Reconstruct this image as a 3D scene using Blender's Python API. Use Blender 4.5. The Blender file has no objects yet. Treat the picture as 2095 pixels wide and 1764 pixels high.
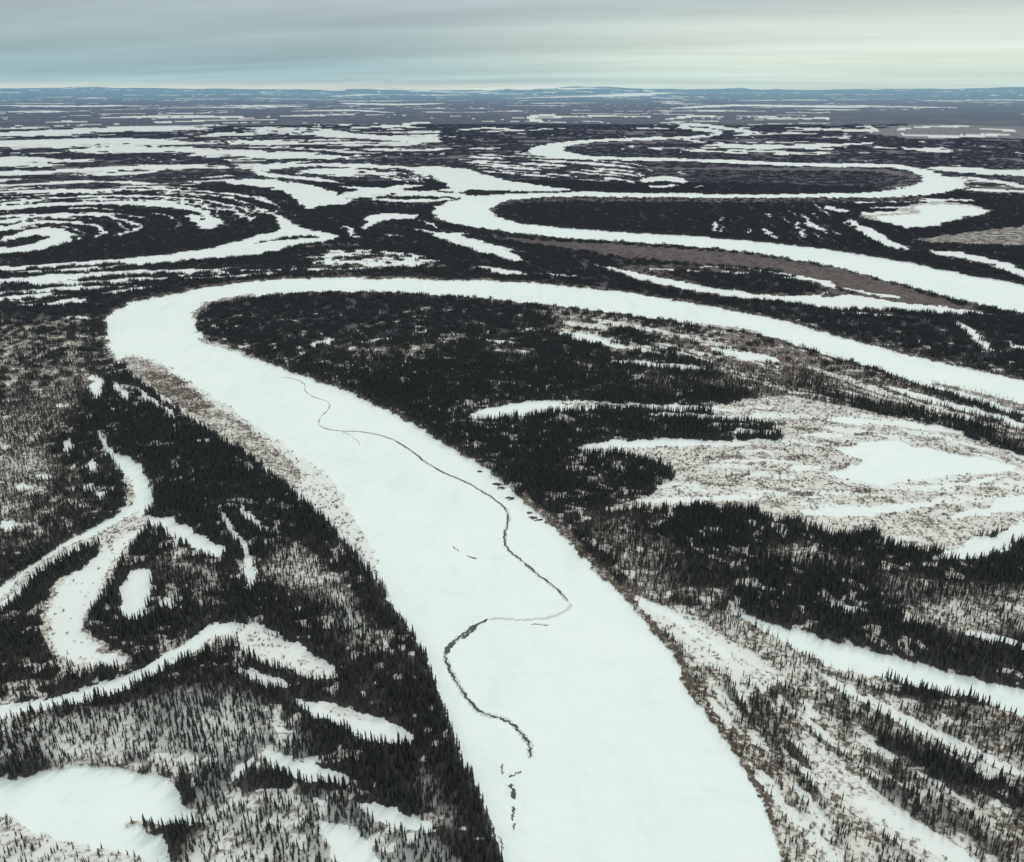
import bpy, math, random
import numpy as np
from mathutils import Vector
random.seed(7); rng=np.random.default_rng(7)
D=bpy.data; scene=bpy.context.scene
# ---------------------------------------------------------------- image pixel frame (outlines below are in image pixels, projected onto the ground)
H=400.0; F_PX=1783.0; CX,CY=1047.5,882.0; HOR=181.0
P=math.atan((CY-HOR)/F_PX); cP,sP=math.cos(P),math.sin(P)
def to_ground(pts):
    a=np.asarray(pts,float)
    dx=a[:,0]-CX; up=CY-a[:,1]
    y=F_PX*cP+up*sP; z=-F_PX*sP+up*cP
    t=-H/z
    return np.stack([dx*t,y*t],1)
def to_pixels(x,y):
    yc=y*sP-H*cP; zc=y*cP+H*sP
    zc=np.where(zc<1,1,zc)
    return CX+F_PX*x/zc, CY-F_PX*yc/zc
# ---------------------------------------------------------------- noise
def _h(xi,yi,s):
    n=(xi.astype(np.uint32)*np.uint32(374761393)+yi.astype(np.uint32)*np.uint32(668265263)+np.uint32((s*2246822519)&0xffffffff))
    n=(n^(n>>np.uint32(13)))*np.uint32(1274126177)
    n=n^(n>>np.uint32(16))
    return n.astype(np.float32)/np.float32(4294967295.0)
def vn(x,y,s=0):
    xf=np.floor(x); yf=np.floor(y); xi=xf.astype(np.int64); yi=yf.astype(np.int64)
    fx=(x-xf).astype(np.float32); fy=(y-yf).astype(np.float32)
    fx=fx*fx*(3-2*fx); fy=fy*fy*(3-2*fy)
    a=_h(xi,yi,s); b=_h(xi+1,yi,s); c=_h(xi,yi+1,s); d=_h(xi+1,yi+1,s)
    return (a*(1-fx)+b*fx)*(1-fy)+(c*(1-fx)+d*fx)*fy
def fbm(x,y,s=0,o=3):
    t=0; a=1; w=0
    for i in range(o):
        t=t+a*vn(x*2**i+17.3*i,y*2**i-9.1*i,s+i*31); w+=a; a*=0.5
    return t/w
# ---------------------------------------------------------------- terrain grid (polar, level of detail by distance)
az_d=np.radians(np.linspace(-45,45,1600)); az_c=np.radians(np.linspace(45,315,92))[1:-1]
az=np.concatenate([az_d,az_c])
dep=np.concatenate([[89.9],np.linspace(88,52.6,20),np.linspace(52.5,1.5,1010),1.5*(0.12/1.5)**(np.arange(1,141)/140.0)])
dep=np.radians(dep); rr=H/np.tan(dep)
NR,NC=len(rr),len(az)
X=(rr[:,None]*np.sin(az)[None,:]); Y=(rr[:,None]*np.cos(az)[None,:])
R=np.repeat(rr[:,None],NC,1)
LR=np.log(R); TH=np.repeat(az[None,:],NR,0)
wx=(fbm(TH*70,LR*70,1,3)-.5)*0.012+(vn(TH*330,LR*330,5)-.5)*0.004
wy=(fbm(TH*70,LR*70,2,3)-.5)*0.017+(vn(TH*330,LR*330,6)-.5)*0.005
U,V=to_pixels(X+wx*R,Y+wy*R)
front=(np.abs(((TH+math.pi)%(2*math.pi))-math.pi)<math.radians(75))
U=np.where(front,U,-9999)
Ff=np.full((NR,NC),0.97,np.float32); Wf=np.full((NR,NC),0.30,np.float32); Bf=np.full((NR,NC),0.25,np.float32)
WT=np.zeros((NR,NC),np.float32); PF=np.zeros((NR,NC),np.float32)
# ---------------------------------------------------------------- curves
def cr(pts,closed=False,n=5):
    p=np.asarray(pts,float); N=len(p); out=[]
    if N<3: 
        return np.concatenate([p[0]+(p[1]-p[0])*t for t in [np.linspace(0,1,6)[:,None]]])
    for i in range(N if closed else N-1):
        if closed: a,b,c,d=p[i-1],p[i],p[(i+1)%N],p[(i+2)%N]
        else: a,b,c,d=p[max(i-1,0)],p[i],p[i+1],p[min(i+2,N-1)]
        for k in range(n):
            t=k/n
            out.append(0.5*((2*b)+(-a+c)*t+(2*a-5*b+4*c-d)*t*t+(-a+3*b-3*c+d)*t**3))
    if not closed: out.append(p[-1])
    return np.array(out)
def inside(poly):
    x0,y0=poly.min(0); x1,y1=poly.max(0)
    m=(V>y0)&(V<y1)&(U>x0)&(U<x1)
    idx=np.flatnonzero(m)
    if len(idx)==0: return idx
    u=U.ravel()[idx]; v=V.ravel()[idx]; c=np.zeros(len(idx),bool)
    q=np.roll(poly,-1,0)
    for (ax,ay),(bx,by) in zip(poly,q):
        if ay==by: continue
        k=((ay>v)!=(by>v))
        c^=k&(u<(bx-ax)*(v-ay)/(by-ay)+ax)
    return idx[c]
def setv(idx,F=None,W=None,B=None,water=None,P_=None):
    for arr,val in ((Ff,F),(Wf,W),(Bf,B),(WT,water),(PF,P_)):
        if val is not None: arr.ravel()[idx]=val
def poly(pts,smooth=True,**k):
    p=cr(pts,True,4) if smooth else np.asarray(pts,float)
    setv(inside(p),**k)
def kx(v): return float(np.interp(v,[330,450,800],[2.6,2.2,1.0]))
def stroke_poly(pts,hw,taper=True):
    c=cr(pts,False,5); n=len(c)
    hws=np.interp(np.linspace(0,1,n),np.linspace(0,1,len(hw)),hw) if hasattr(hw,'__len__') else np.full(n,float(hw))
    k=np.array([kx(v) for v in c[:,1]])
    s=c.copy(); s[:,0]/=k
    t=np.gradient(s,axis=0); L=np.hypot(t[:,0],t[:,1])+1e-6
    nx,ny=-t[:,1]/L,t[:,0]/L
    if taper:
        e=np.clip(np.minimum(np.arange(n),np.arange(n)[::-1])/max(2,n*0.15),0.15,1); hws=hws*np.sqrt(e)
    hws=hws*(0.8+0.4*vn(np.arange(n)*0.37+c[0,0],np.zeros(n)+c[0,1],3))
    off=np.stack([nx*hws*k,ny*hws],1)
    return np.concatenate([c+off,(c-off)[::-1]])
def stroke(pts,hw,**k):
    taper=k.pop('taper',True)
    setv(inside(stroke_poly(pts,hw,taper)),**k)
SNOW=dict(F=0.0,W=1.0,B=0.2)
DARK=dict(F=1.0,W=.2,B=.3)
def snow(pts): poly(pts,**SNOW)
def sl(pts,hw): stroke(pts,hw,**SNOW)
def resample(p,n):
    p=cr(p,False,6); d=np.concatenate([[0],np.cumsum(np.hypot(*np.diff(p,axis=0).T))]); t=np.linspace(0,d[-1],n)
    return np.stack([np.interp(t,d,p[:,0]),np.interp(t,d,p[:,1])],1)
def scroll(cA,cB,n,hw,cover=0.6,**k):
    a=resample(cA,40); b=resample(cB,40)
    if not k: k=SNOW
    for i in range(n):
        f=(i+0.5+random.uniform(-.25,.25))/n
        l=a*(1-f)+b*f
        s=random.randint(0,6)
        while s<36:
            e=s+int(random.uniform(5,22)*cover*1.4)
            e=min(e,39)
            if e-s>3: stroke(l[s:e+1:2] if e-s>6 else l[s:e+1],hw*random.uniform(.5,1.4),**k)
            s=e+int(random.uniform(2,12)*(1.3-cover))+1
# ---------------------------------------------------------------- land cover far
P_base=[([(-900,150),(3000,150),(3000,262),(-900,262)],0.075),
 ([(-900,252),(0,258),(200,252),(420,260),(560,273),(560,335),(300,345),(-900,345)],0.68),
 ([(480,262),(700,256),(900,268),(930,290),(900,325),(520,335)],0.50),
 ([(-900,335),(600,330),(560,372),(200,385),(-900,395)],0.30),
 ([(900,265),(1150,255),(3000,250),(3000,345),(1900,340),(1150,300),(900,300)],0.05),
 ([(1350,210),(3000,203),(3000,226),(1700,226),(1350,240)],0.18),
 ([(1700,226),(3000,226),(3000,262),(1700,258)],0.012),
 ([(-900,215),(600,215),(900,240),(500,262),(-900,256)],0.15),
 ([(690,375),(960,382),(940,425),(700,420)],0.32),
 ([(700,330),(1000,300),(1200,330),(900,345)],0.22),
 ([(1850,345),(3000,340),(3000,400),(1990,400)],0.18)]
for q,p in P_base: poly(q,smooth=False,P_=p)
wq=fbm(TH*9,LR*9,8,3)-.5
n1=fbm(TH*13+LR*7+wq*2.2,LR*20-TH*7+wq*1.5,11,5); n2=fbm(TH*8+3+LR*4,LR*12-TH*3,21,4)
msk=PF>0
m1,s1=n1[msk].mean(),n1[msk].std()
Pc=np.clip(PF,0.01,0.99); thr=m1-np.log(Pc/(1-Pc))/1.7*s1
snowp=msk&((n1>thr)|((np.abs(n2-0.5)<0.007)&(PF>.02)&(vn(TH*20,LR*20,77)>.45)))
dk=(np.abs(fbm(TH*16+LR*9,LR*30-TH*6,41,4)-.5)<0.016)
snowp&=~dk
setv(np.flatnonzero(snowp),**SNOW)
tint=fbm(TH*60+LR*20,LR*70,43,3)
setv(np.flatnonzero(snowp&(tint>.56)),F=0,W=.78,B=.4)
br=msk&~snowp&(fbm(TH*24+LR*8,LR*34-TH*5,51,3)>0.60)
setv(np.flatnonzero(br),F=0.55,W=0.3,B=0.9)
for a,h in (([(60,318),(180,322),(300,318),(440,330),(480,345)],5),([(-100,345),(0,345),(200,350)],2.5),([(380,300),(520,305),(640,310),(720,318)],2.2),([(240,268),(330,275),(470,290)],1.8),
            ([(560,297),(700,301),(900,301)],1.8),([(0,365),(150,362),(300,372),(460,365)],3.5),([(640,327),(780,331),(900,330)],2.5),([(-100,312),(40,308),(150,312)],2),([(430,356),(520,352),(520,340)],3),
            ([(700,246),(900,252),(1100,256),(1300,262)],4),([(900,272),(1000,278),(1070,300)],6)): stroke(a,h,**DARK)
for a,h in (([(-200,275),(0,274),(150,268),(300,262),(430,263)],4),([(-200,296),(0,295),(200,288),(380,292)],6),([(-100,330),(0,330),(60,326),(140,332)],4.5),([(-100,357),(0,356),(100,353),(180,347),(300,343),(420,338)],4),
            ([(500,312),(620,318),(720,323)],3),([(620,272),(760,280),(905,291)],5),([(480,290),(600,295)],3),([(-100,383),(60,378),(200,372),(330,376)],2.5),([(130,308),(260,304),(420,310),(560,322),(640,320)],3.5),
            ([(750,306),(850,308),(930,304)],2.5),([(560,350),(520,346),(545,338),(640,330)],2)): sl(a,h)
# ---------------------------------------------------------------- mid distance
BR=dict(F=0.12,W=0.28,B=1.0)
# left meander
poly([(-300,390),(0,388),(200,378),(420,380),(560,395),(610,430),(560,470),(400,508),(200,530),(-300,550)],F=0.9,W=.3,B=.9)
poly([(160,470),(300,440),(400,470),(480,460),(560,450),(540,475),(400,505),(200,525),(100,520)],F=1,W=.2,B=.4)
scroll([(-200,390),(0,388),(200,381),(400,384),(540,402),(580,432),(520,445)],[(-200,440),(0,430),(100,422),(200,420),(340,426),(400,440),(420,462)],9,1.6,0.9)
scroll([(-200,440),(0,430),(100,422),(200,420),(340,430),(400,445),(390,470)],[(-200,490),(0,478),(60,468),(120,470),(150,480),(150,492),(120,500)],5,2.0,0.8)
sl([(-200,440),(0,428),(80,421),(180,416),(280,416),(350,421),(400,431),(430,447),(438,460),(420,472)],[5,4,5,7])
sl([(-200,460),(0,455),(60,446),(120,441),(200,441),(250,450),(283,464),(268,475),(235,482)],4)
snow([(0,492),(50,472),(110,466),(150,478),(152,492),(110,506),(50,518),(-200,535),(-200,515),(0,508),(60,500),(90,490),(70,484),(30,492)])
sl([(-200,500),(0,470),(60,458),(110,455)],5)
sl([(385,440),(410,455),(425,470)],6)
sl([(195,458),(210,468),(205,474)],2.5)
sl([(440,428),(480,433),(510,447),(505,458)],2.5)
sl([(520,425),(560,440),(590,455)],3)
sl([(0,400),(100,393),(250,388),(400,392),(520,405),(570,425)],2.2); sl([(60,410),(200,402),(350,405),(460,418),(520,438)],2.2)
# left mid river pieces
snow([(462,376),(510,367),(570,371),(625,377),(672,388),(700,403),(722,415),(695,420),(655,424),(628,430),(612,415),(592,400),(560,387),(505,381)])
sl([(872,348),(800,342),(700,339),(620,338),(550,344),(522,352),(560,360),(640,367),(700,376)],4)
snow([(862,341),(940,344),(985,355),(1040,369),(1110,380),(1170,389),(1120,393),(1020,391),(930,388),(902,373),(880,360),(845,351)])
scroll([(600,352),(640,347),(720,345),(800,347),(860,355),(890,372)],[(640,362),(700,362),(760,362),(800,368),(830,375)],5,1.5,0.9)
sl([(720,393),(800,393),(900,400),(965,404)],5); sl([(760,408),(850,412),(930,408)],3); sl([(700,383),(760,386),(820,386)],3)
scroll([(930,312),(1050,318),(1200,325),(1320,338),(1340,352)],[(960,350),(1050,358),(1150,368),(1250,376),(1290,380)],7,2.0,0.85)
sl([(1310,374),(1345,366),(1385,368),(1400,374)],5); sl([(1325,384),(1365,382),(1385,378)],3); sl([(1425,384),(1436,380)],3)
sl([(1395,352),(1402,357)],3); sl([(1290,296),(1300,306)],2)
# outer channel of left meander
snow([(565,447),(600,455),(625,467),(665,476),(698,483),(680,492),(640,499),(600,504),(560,516),(500,526),(420,531),(340,539),(260,546),(150,556),(0,561),(-400,575),(-400,552),(0,546),(100,541),(200,534),(300,526),(370,517),(430,508),(480,495),(540,478),(575,468)])
stroke([(-100,566),(80,552),(190,545),(260,540)],2.2,**DARK); stroke([(0,543),(200,530),(330,519),(450,499),(560,468)],1.6,**DARK)
stroke([(520,500),(600,487),(650,486)],1.6,**DARK)
sl([(-300,590),(10,576),(100,570),(200,563),(300,557),(420,555),(490,549)],[7,7,5,4,2])
scroll([(300,560),(500,552),(600,545),(700,535)],[(350,575),(500,568),(650,556),(800,552)],3,1.6,0.8)
poly([(610,545),(640,520),(700,511),(790,514),(860,525),(915,538),(850,547),(740,549),(660,552)],F=0.5,W=.3,B=.9)
scroll([(640,517),(720,512),(800,517),(910,534)],[(615,546),(700,545),(800,546),(860,546)],6,2.2,0.85)
snow([(878,475),(950,484),(1012,503),(1068,530),(1038,534),(980,516),(920,498)])
sl([(850,470),(900,478),(960,480)],2); sl([(980,495),(1030,508),(1080,520)],2)
snow([(745,444),(800,438),(852,441),(846,450),(792,452),(760,465),(733,471),(750,456)])
sl([(700,462),(716,472),(728,490)],3); sl([(975,548),(1030,556),(1075,562)],4); sl([(1000,560),(1040,562)],2)
sl([(860,450),(900,470)],2); sl([(780,480),(850,486)],1.5); sl([(1100,560),(1180,568)],1.5)
# left strips
for a,h in (([(-200,606),(0,600),(60,597),(150,590),(230,588)],4),([(-200,618),(0,612),(60,608),(118,600)],4),([(112,622),(150,616),(190,616)],6),
            ([(-100,652),(0,652),(30,650),(55,657)],6),([(60,649),(120,651),(185,652)],2),([(-100,716),(0,715),(60,712),(110,710)],2),([(-60,765),(0,765),(45,768)],2.5),
            ([(200,600),(260,594),(330,588)],2),([(60,583),(150,580),(260,574),(350,570)],3),([(-50,790),(20,792)],2.5)): sl(a,h)
scroll([(-200,575),(100,572),(350,565)],[(-200,640),(60,630),(200,618)],6,1.4,0.6)
# brown belt south of second loop
poly([(1010,482),(1100,492),(1200,497),(1300,503),(1400,510),(1500,518),(1600,532),(1700,550),(1800,575),(1900,604),(2000,635),(2050,648),(1900,634),(1820,622),(1740,600),(1640,570),(1560,552),(1400,540),(1280,528),(1180,512),(1060,497)],F=.28,W=.12,B=1.0)
poly([(1280,545),(1400,545),(1560,560),(1680,580),(1740,605),(1700,625),(1500,612),(1300,575)],F=.3,W=.15,B=1.0)
poly([(1370,556),(1450,553),(1560,562),(1650,582),(1665,595),(1620,603),(1500,597),(1420,580)],**DARK)
sl([(1218,543),(1260,555),(1330,572),(1420,590),(1500,602),(1570,610),(1625,613),(1668,605),(1700,592),(1700,583),(1655,574),(1600,568)],[4,7,6,5,6,7,4,2])
sl([(1330,552),(1440,556),(1540,560)],1.5)
snow([(1640,610),(1700,608),(1725,603),(1765,606),(1830,619),(1950,632),(2030,643),(1900,641),(1780,634),(1700,632),(1640,622)])
sl([(1420,545),(1520,552),(1600,562),(1700,580)],1.2); sl([(1720,590),(1800,605),(1850,612)],2)
snow([(1953,657),(1975,664),(2007,690),(2030,722),(2010,716),(1980,686)])
sl([(1700,640),(1800,645),(1900,655)],1.5); sl([(2060,700),(2090,712),(2140,722)],3)
# inside second loop
scroll([(1450,480),(1470,455),(1500,440)],[(1850,512),(1790,480),(1740,450),(1690,425)],7,1.8,0.35)
sl([(1460,478),(1464,460),(1478,446)],2.6); sl([(1563,470),(1575,480),(1590,489)],3.4); sl([(1630,455),(1638,473),(1655,488)],4)
sl([(1640,440),(1665,462),(1700,478)],3); sl([(1683,424),(1710,430),(1738,435)],4); sl([(1732,448),(1768,470),(1815,497),(1865,515)],[5,7,4])
sl([(1660,415),(1690,440),(1700,450)],1.5)
poly([(1758,442),(1830,430),(1870,418),(1930,413),(1990,420),(2028,434),(1980,447),(1900,466),(1850,468),(1800,455)],F=.1,W=.6,B=.6)
LAKE_UR=[(1800,443),(1880,437),(1872,424),(1930,418),(1985,422),(2024,435),(1975,446),(1905,463),(1860,467),(1815,455)]
snow(LAKE_UR); sl([(1755,440),(1800,436),(1860,434)],2.5); sl([(1750,416),(1850,412),(1950,410),(2000,412)],2.5); sl([(1780,426),(1860,425)],2)
sl([(1900,343),(1990,350),(2095,354),(2250,358)],[4,6,6,5]); sl([(1980,364),(2040,372),(2100,382),(2200,390)],3); sl([(1975,386),(2060,392),(2200,396)],3)
poly([(1870,492),(1950,482),(2095,462),(2300,450),(2300,498),(2095,502),(2000,503)],F=.2,W=.42,B=.8)
sl([(1900,515),(1990,530),(2060,547),(2095,563),(2180,590)],[6,9,7]); stroke([(1930,527),(1990,536),(2040,545)],3,F=.3,W=.4,B=.8)
poly([(1785,274),(1860,264),(1950,259),(2040,262),(2300,257),(2300,290),(2000,286),(1900,287),(1820,282)],F=.25,W=.42,B=.9)
sl([(1850,280),(1950,284),(2060,281)],1.6); sl([(1830,273),(1900,269),(1990,267)],1.6); sl([(2000,272),(2100,276)],1.3)
scroll([(1400,300),(1500,294),(1600,296),(1780,292)],[(1380,312),(1480,315),(1560,320),(1620,324)],4,1.8,0.8)
sl([(1840,304),(1900,308),(1950,310)],3); sl([(1440,297),(1560,300),(1660,300),(1790,293)],2.6)
# far rivers
sl([(1140,235),(1095,238),(1085,243),(1110,250)],[2.6,3,4,3]); sl([(1443,279),(1472,273),(1450,267),(1418,264),(1395,259),(1425,256),(1475,262),(1515,268),(1547,274),(1500,277)],3.2)
sl([(1600,264),(1700,270),(1780,274),(1785,269),(1760,266)],2); sl([(820,257),(850,252),(880,251)],2); sl([(1360,245),(1420,238),(1480,240)],2)
sl([(560,192),(900,192),(1300,194)],1.0); sl([(1100,200),(1400,196)],1); sl([(1380,222),(1500,216),(1650,218),(1770,220)],2.0); sl([(700,212),(820,214),(900,212)],1.4)
sl([(930,268),(1000,262),(1060,268)],2); sl([(720,262),(800,258),(870,262)],2); sl([(0,216),(150,218),(260,216)],1.4); sl([(240,240),(400,238),(520,242)],1.6); sl([(590,228),(720,226),(790,230)],1.4)
# ---------------------------------------------------------------- left bank country
poly([(-200,655),(200,668),(212,700),(205,740),(180,800),(170,860),(120,900),(130,960),(190,1000),(230,1030),(200,1060),(110,1110),(40,1140),(-200,1240)],F=.64,W=.42,B=.85)
poly([(-200,870),(20,860),(90,900),(110,960),(80,1010),(30,1060),(-200,1110)],F=.5,W=.56,B=.7)
poly([(120,880),(190,850),(215,920),(250,980),(240,1030),(180,1010),(130,960)],F=.97,W=.25)
for c,rx,ry in (((198,792),14,27),((140,914),9,13),((190,955),7,16),((211,1019),9,10),((85,980),16,6),((45,1000),16,5),((15,1080),20,10),((350,1237),16,12),((398,1170),16,8),((130,830),14,4),((185,1000),8,7),((344,1552),16,7),((2055,1218),20,10),((230,840),4,3),((10,920),10,4),((420,905),16,4)):
    t=np.linspace(0,2*math.pi,9)[:-1]; snow([(c[0]+rx*math.cos(a)*random.uniform(.8,1.2),c[1]+ry*math.sin(a)*random.uniform(.8,1.2)) for a in t])
sl([(240,785),(250,805),(262,822)],[4,7,5]); sl([(272,795),(318,828),(368,866)],5); sl([(225,880),(240,885)],3)
SL1=[(200,876),(232,922),(275,942),(306,984),(316,1022),(300,1052),(250,1086),(200,1115),(120,1152),(60,1196),(0,1258),(-260,1430),(-260,1330),(0,1205),(60,1158),(130,1112),(200,1076),(245,1044),(262,1010),(254,976),(233,947),(208,915)]
poly([(190,1130),(240,1100),(310,1060),(250,1150),(225,1200),(190,1250),(180,1300),(270,1345),(250,1375),(150,1365),(90,1320),(90,1240),(130,1180)],F=.1,W=.6)
SL1B=[(300,1066),(240,1098),(190,1145),(135,1190),(108,1235),(102,1290),(112,1330),(150,1354),(200,1367),(252,1362),(262,1350),(225,1340),(190,1320),(168,1288),(178,1250),(205,1215),(216,1175),(238,1142),(268,1112)]
snow(SL1); poly(SL1B,F=0.0,W=.93,B=.3)
SHORE1=[([(285,1045),(240,1080),(190,1105),(120,1135),(60,1178),(0,1235)],6),([(262,975),(270,1010),(258,1035)],8),([(300,1062),(240,1095),(215,1120)],13)]
stroke([(200,1128),(150,1160),(90,1195),(40,1235),(-40,1290)],[10,14,14,18],F=1,W=.3)
snow([(300,1058),(350,1064),(400,1088),(458,1124),(447,1139),(390,1122),(340,1095),(310,1078)])
snow([(268,1172),(298,1160),(316,1190),(306,1240),(280,1272),(250,1262),(244,1222),(255,1190)])
sl([(455,1033),(468,1075),(498,1115),(514,1158),(510,1212)],[3,7,10,13]); sl([(492,1044),(520,1068),(545,1088)],8); sl([(455,1035),(480,1032),(500,1045)],2.5)
poly([(-200,1480),(60,1475),(200,1450),(330,1415),(430,1390),(520,1415),(600,1470),(660,1530),(600,1570),(520,1590),(450,1640),(380,1600),(200,1560),(-200,1590)],F=.66,W=.74,B=.4)
poly([(380,1620),(520,1620),(640,1620),(740,1640),(900,1720),(980,1800),(1000,1960),(300,1960),(380,1750),(420,1690)],F=.62,W=.74,B=.4)
poly([(850,1550),(900,1600),(940,1690),(900,1700),(850,1640)],F=.68,W=.66)
poly([(560,1100),(640,1150),(720,1230),(780,1310),(760,1330),(680,1290),(600,1210),(540,1160)],F=.76,W=.6,B=.6)
poly([(690,1210),(730,1250),(750,1300),(720,1300),(690,1250)],F=.55,W=.75,B=.6)
poly([(330,1130),(430,1150),(450,1230),(400,1270),(340,1210)],F=.86,W=.6,B=.5)
SL2=stroke_poly([(-260,1530),(-100,1490),(0,1462),(80,1447),(160,1432),(230,1410),(300,1380),(350,1350),(400,1318),(440,1292),(485,1288)],[14,14,13,13,14,14,14,13,12,12],False)
stroke([(380,1345),(440,1300),(490,1290)],16,F=0,W=.7); snow(SL2)
poly([(466,1282),(540,1286),(604,1318),(652,1346),(695,1390),(640,1388),(580,1370),(520,1350),(488,1325)],F=.06,W=.84,B=.5)
poly([(488,1374),(560,1384),(594,1408),(530,1403)],F=0,W=.85,B=.5)
snow([(598,1434),(650,1438),(720,1453),(780,1473),(830,1498),(848,1518),(800,1525),(740,1510),(680,1481),(630,1460)])
poly([(660,1445),(700,1450),(770,1480),(700,1470)],F=0,W=.75,B=.6)
snow([(540,1538),(600,1553),(660,1573),(712,1590),(700,1607),(640,1601),(580,1582),(545,1562)]); sl([(475,1595),(515,1560)],7)
snow([(733,1648),(790,1653),(850,1678),(888,1697),(850,1706),(790,1692),(750,1672)])
snow([(652,1688),(700,1693),(742,1718),(775,1764),(800,1830),(740,1840),(700,1790),(662,1716)])
sl([(640,1640),(660,1650)],6); sl([(560,1490),(600,1500)],4)
LAKE_BL=[(-200,1615),(0,1597),(60,1588),(130,1574),(200,1571),(260,1579),(320,1589),(362,1611),(372,1642),(402,1670),(390,1692),(325,1690),(288,1702),(338,1722),(352,1764),(330,1775),(220,1742),(140,1728),(60,1700),(0,1668),(-200,1640)]
poly([(-200,1640),(0,1668),(60,1700),(140,1728),(260,1745),(360,1790),(400,1960),(-200,1960)],F=.42,W=.70,B=.5)
snow(LAKE_BL)
# ---------------------------------------------------------------- inside the great bend
scroll([(430,690),(700,632),(1000,640),(1300,690),(1550,770)],[(900,880),(1100,860),(1300,850),(1500,850)],10,1.7,0.5,F=.45,W=.55,B=.8)
poly([(1080,622),(1290,648),(1440,676),(1600,706),(1700,738),(1850,788),(1990,832),(2095,866),(2300,930),(2300,960),(2095,895),(1950,862),(1800,838),(1600,815),(1500,795),(1440,745),(1330,720),(1250,695),(1150,668)],F=.34,W=.36,B=.9)
scroll([(1140,640),(1300,665),(1500,705),(1700,760),(1900,830),(2095,890)],[(1150,690),(1300,720),(1450,765),(1600,805),(1750,820),(1900,850)],9,2.4,0.6,F=.05,W=.72,B=.6)
scroll([(1160,650),(1300,675),(1500,715),(1700,775)],[(1300,735),(1450,775),(1600,805),(1700,815)],6,3.0,0.5,F=.95,W=.3,B=.6)
sl([(1148,684),(1200,695),(1290,714)],[6,8,3]); sl([(598,717),(640,706),(685,697)],[3,5,3]); sl([(740,701),(800,691)],2); sl([(1450,714),(1520,728),(1590,740)],6)
sl([(1255,741),(1340,747),(1440,757)],5); sl([(1800,788),(1860,806),(1950,832),(2095,872),(2250,915)],[2,5,5,6]); sl([(1000,700),(1080,705)],2); sl([(880,735),(960,735)],1.5)
GREY=[(1440,842),(1520,820),(1600,812),(1700,826),(1800,846),(1960,880),(2095,935),(2300,960),(2300,1050),(2095,1075),(2000,1100),(1950,1128),(1820,1116),(1800,1090),(1700,1098),(1640,1070),(1565,1060),(1540,1042),(1400,1040),(1280,1044),(1240,1042),(1330,1015),(1378,968),(1335,945),(1250,928),(1180,920),(1400,905),(1560,905),(1600,893),(1560,870)]
poly(GREY,F=.02,W=.62,B=.4)
scroll([(1480,830),(1700,835),(1960,885),(2150,960)],[(1300,1035),(1500,1035),(1750,1050),(2095,1040)],12,4,0.45,F=0,W=.88,B=.4)
scroll([(1480,830),(1700,835),(1960,885)],[(1400,1030),(1600,1020),(1800,1010)],10,3,0.3,F=.08,W=.42,B=.8)
poly([(1660,800),(1800,822),(1950,858),(2095,896),(2300,940),(2300,965),(2095,930),(1990,900),(1950,878),(1800,845)],F=.97,W=.3)
stroke([(1290,893),(1400,893),(1560,899)],3.5,F=1,W=.3); stroke([(1430,862),(1560,868),(1620,872)],4,F=.5,W=.5)
snow([(956,856),(990,841),(1060,828),(1160,819),(1260,827),(1400,831),(1510,840),(1400,842),(1280,838),(1180,841),(1080,851),(1000,859)])
stroke([(1150,829),(1230,831),(1300,833)],4,F=0,W=.6,B=.7)
sl([(1320,850),(1420,853),(1520,858)],4); snow([(1173,918),(1240,905),(1350,900),(1480,904),(1560,914),(1400,914),(1280,918),(1200,923)])
LAKE_R=[(1718,916),(1780,906),(1835,902),(1862,915),(1900,918),(1960,930),(2040,944),(2082,958),(2040,967),(1960,974),(1880,985),(1780,990),(1690,974),(1728,960),(1770,945),(1740,935)]
snow(LAKE_R)
sl([(1640,1050),(1740,1049),(1850,1040),(1935,1024)],[5,10,10,4]); snow([(1925,1143),(1990,1106),(2060,1085),(2095,1066),(2300,1020),(2300,1060),(2095,1106),(2030,1135)])
snow([(1945,1062),(2010,1040),(2060,1022),(2300,990),(2300,1015),(2095,1046),(2010,1058)]); sl([(1700,860),(1850,870),(1962,885)],5); sl([(1620,960),(1680,955)],6); sl([(1880,1000),(1990,990),(2050,975)],4)
sl([(1640,890),(1720,893)],4); sl([(1300,1030),(1420,1024),(1560,1015)],5); sl([(1820,1110),(1870,1100)],5)
# forest to the south, thinner patches
poly([(1190,1080),(1300,1060),(1450,1150),(1540,1230),(1460,1240),(1330,1200),(1240,1150)],F=.92,W=.45,B=.6)
poly([(1750,1180),(1900,1200),(2095,1200),(2300,1200),(2300,1290),(2000,1290),(1850,1260)],F=.78,W=.55,B=.6)
poly([(1600,1110),(1800,1150),(1700,1180),(1550,1150)],F=.92,W=.5,B=.6)
sl([(1975,1298),(2040,1308),(2095,1324),(2250,1350)],7); sl([(1690,1240),(1780,1255)],2.5)
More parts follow.
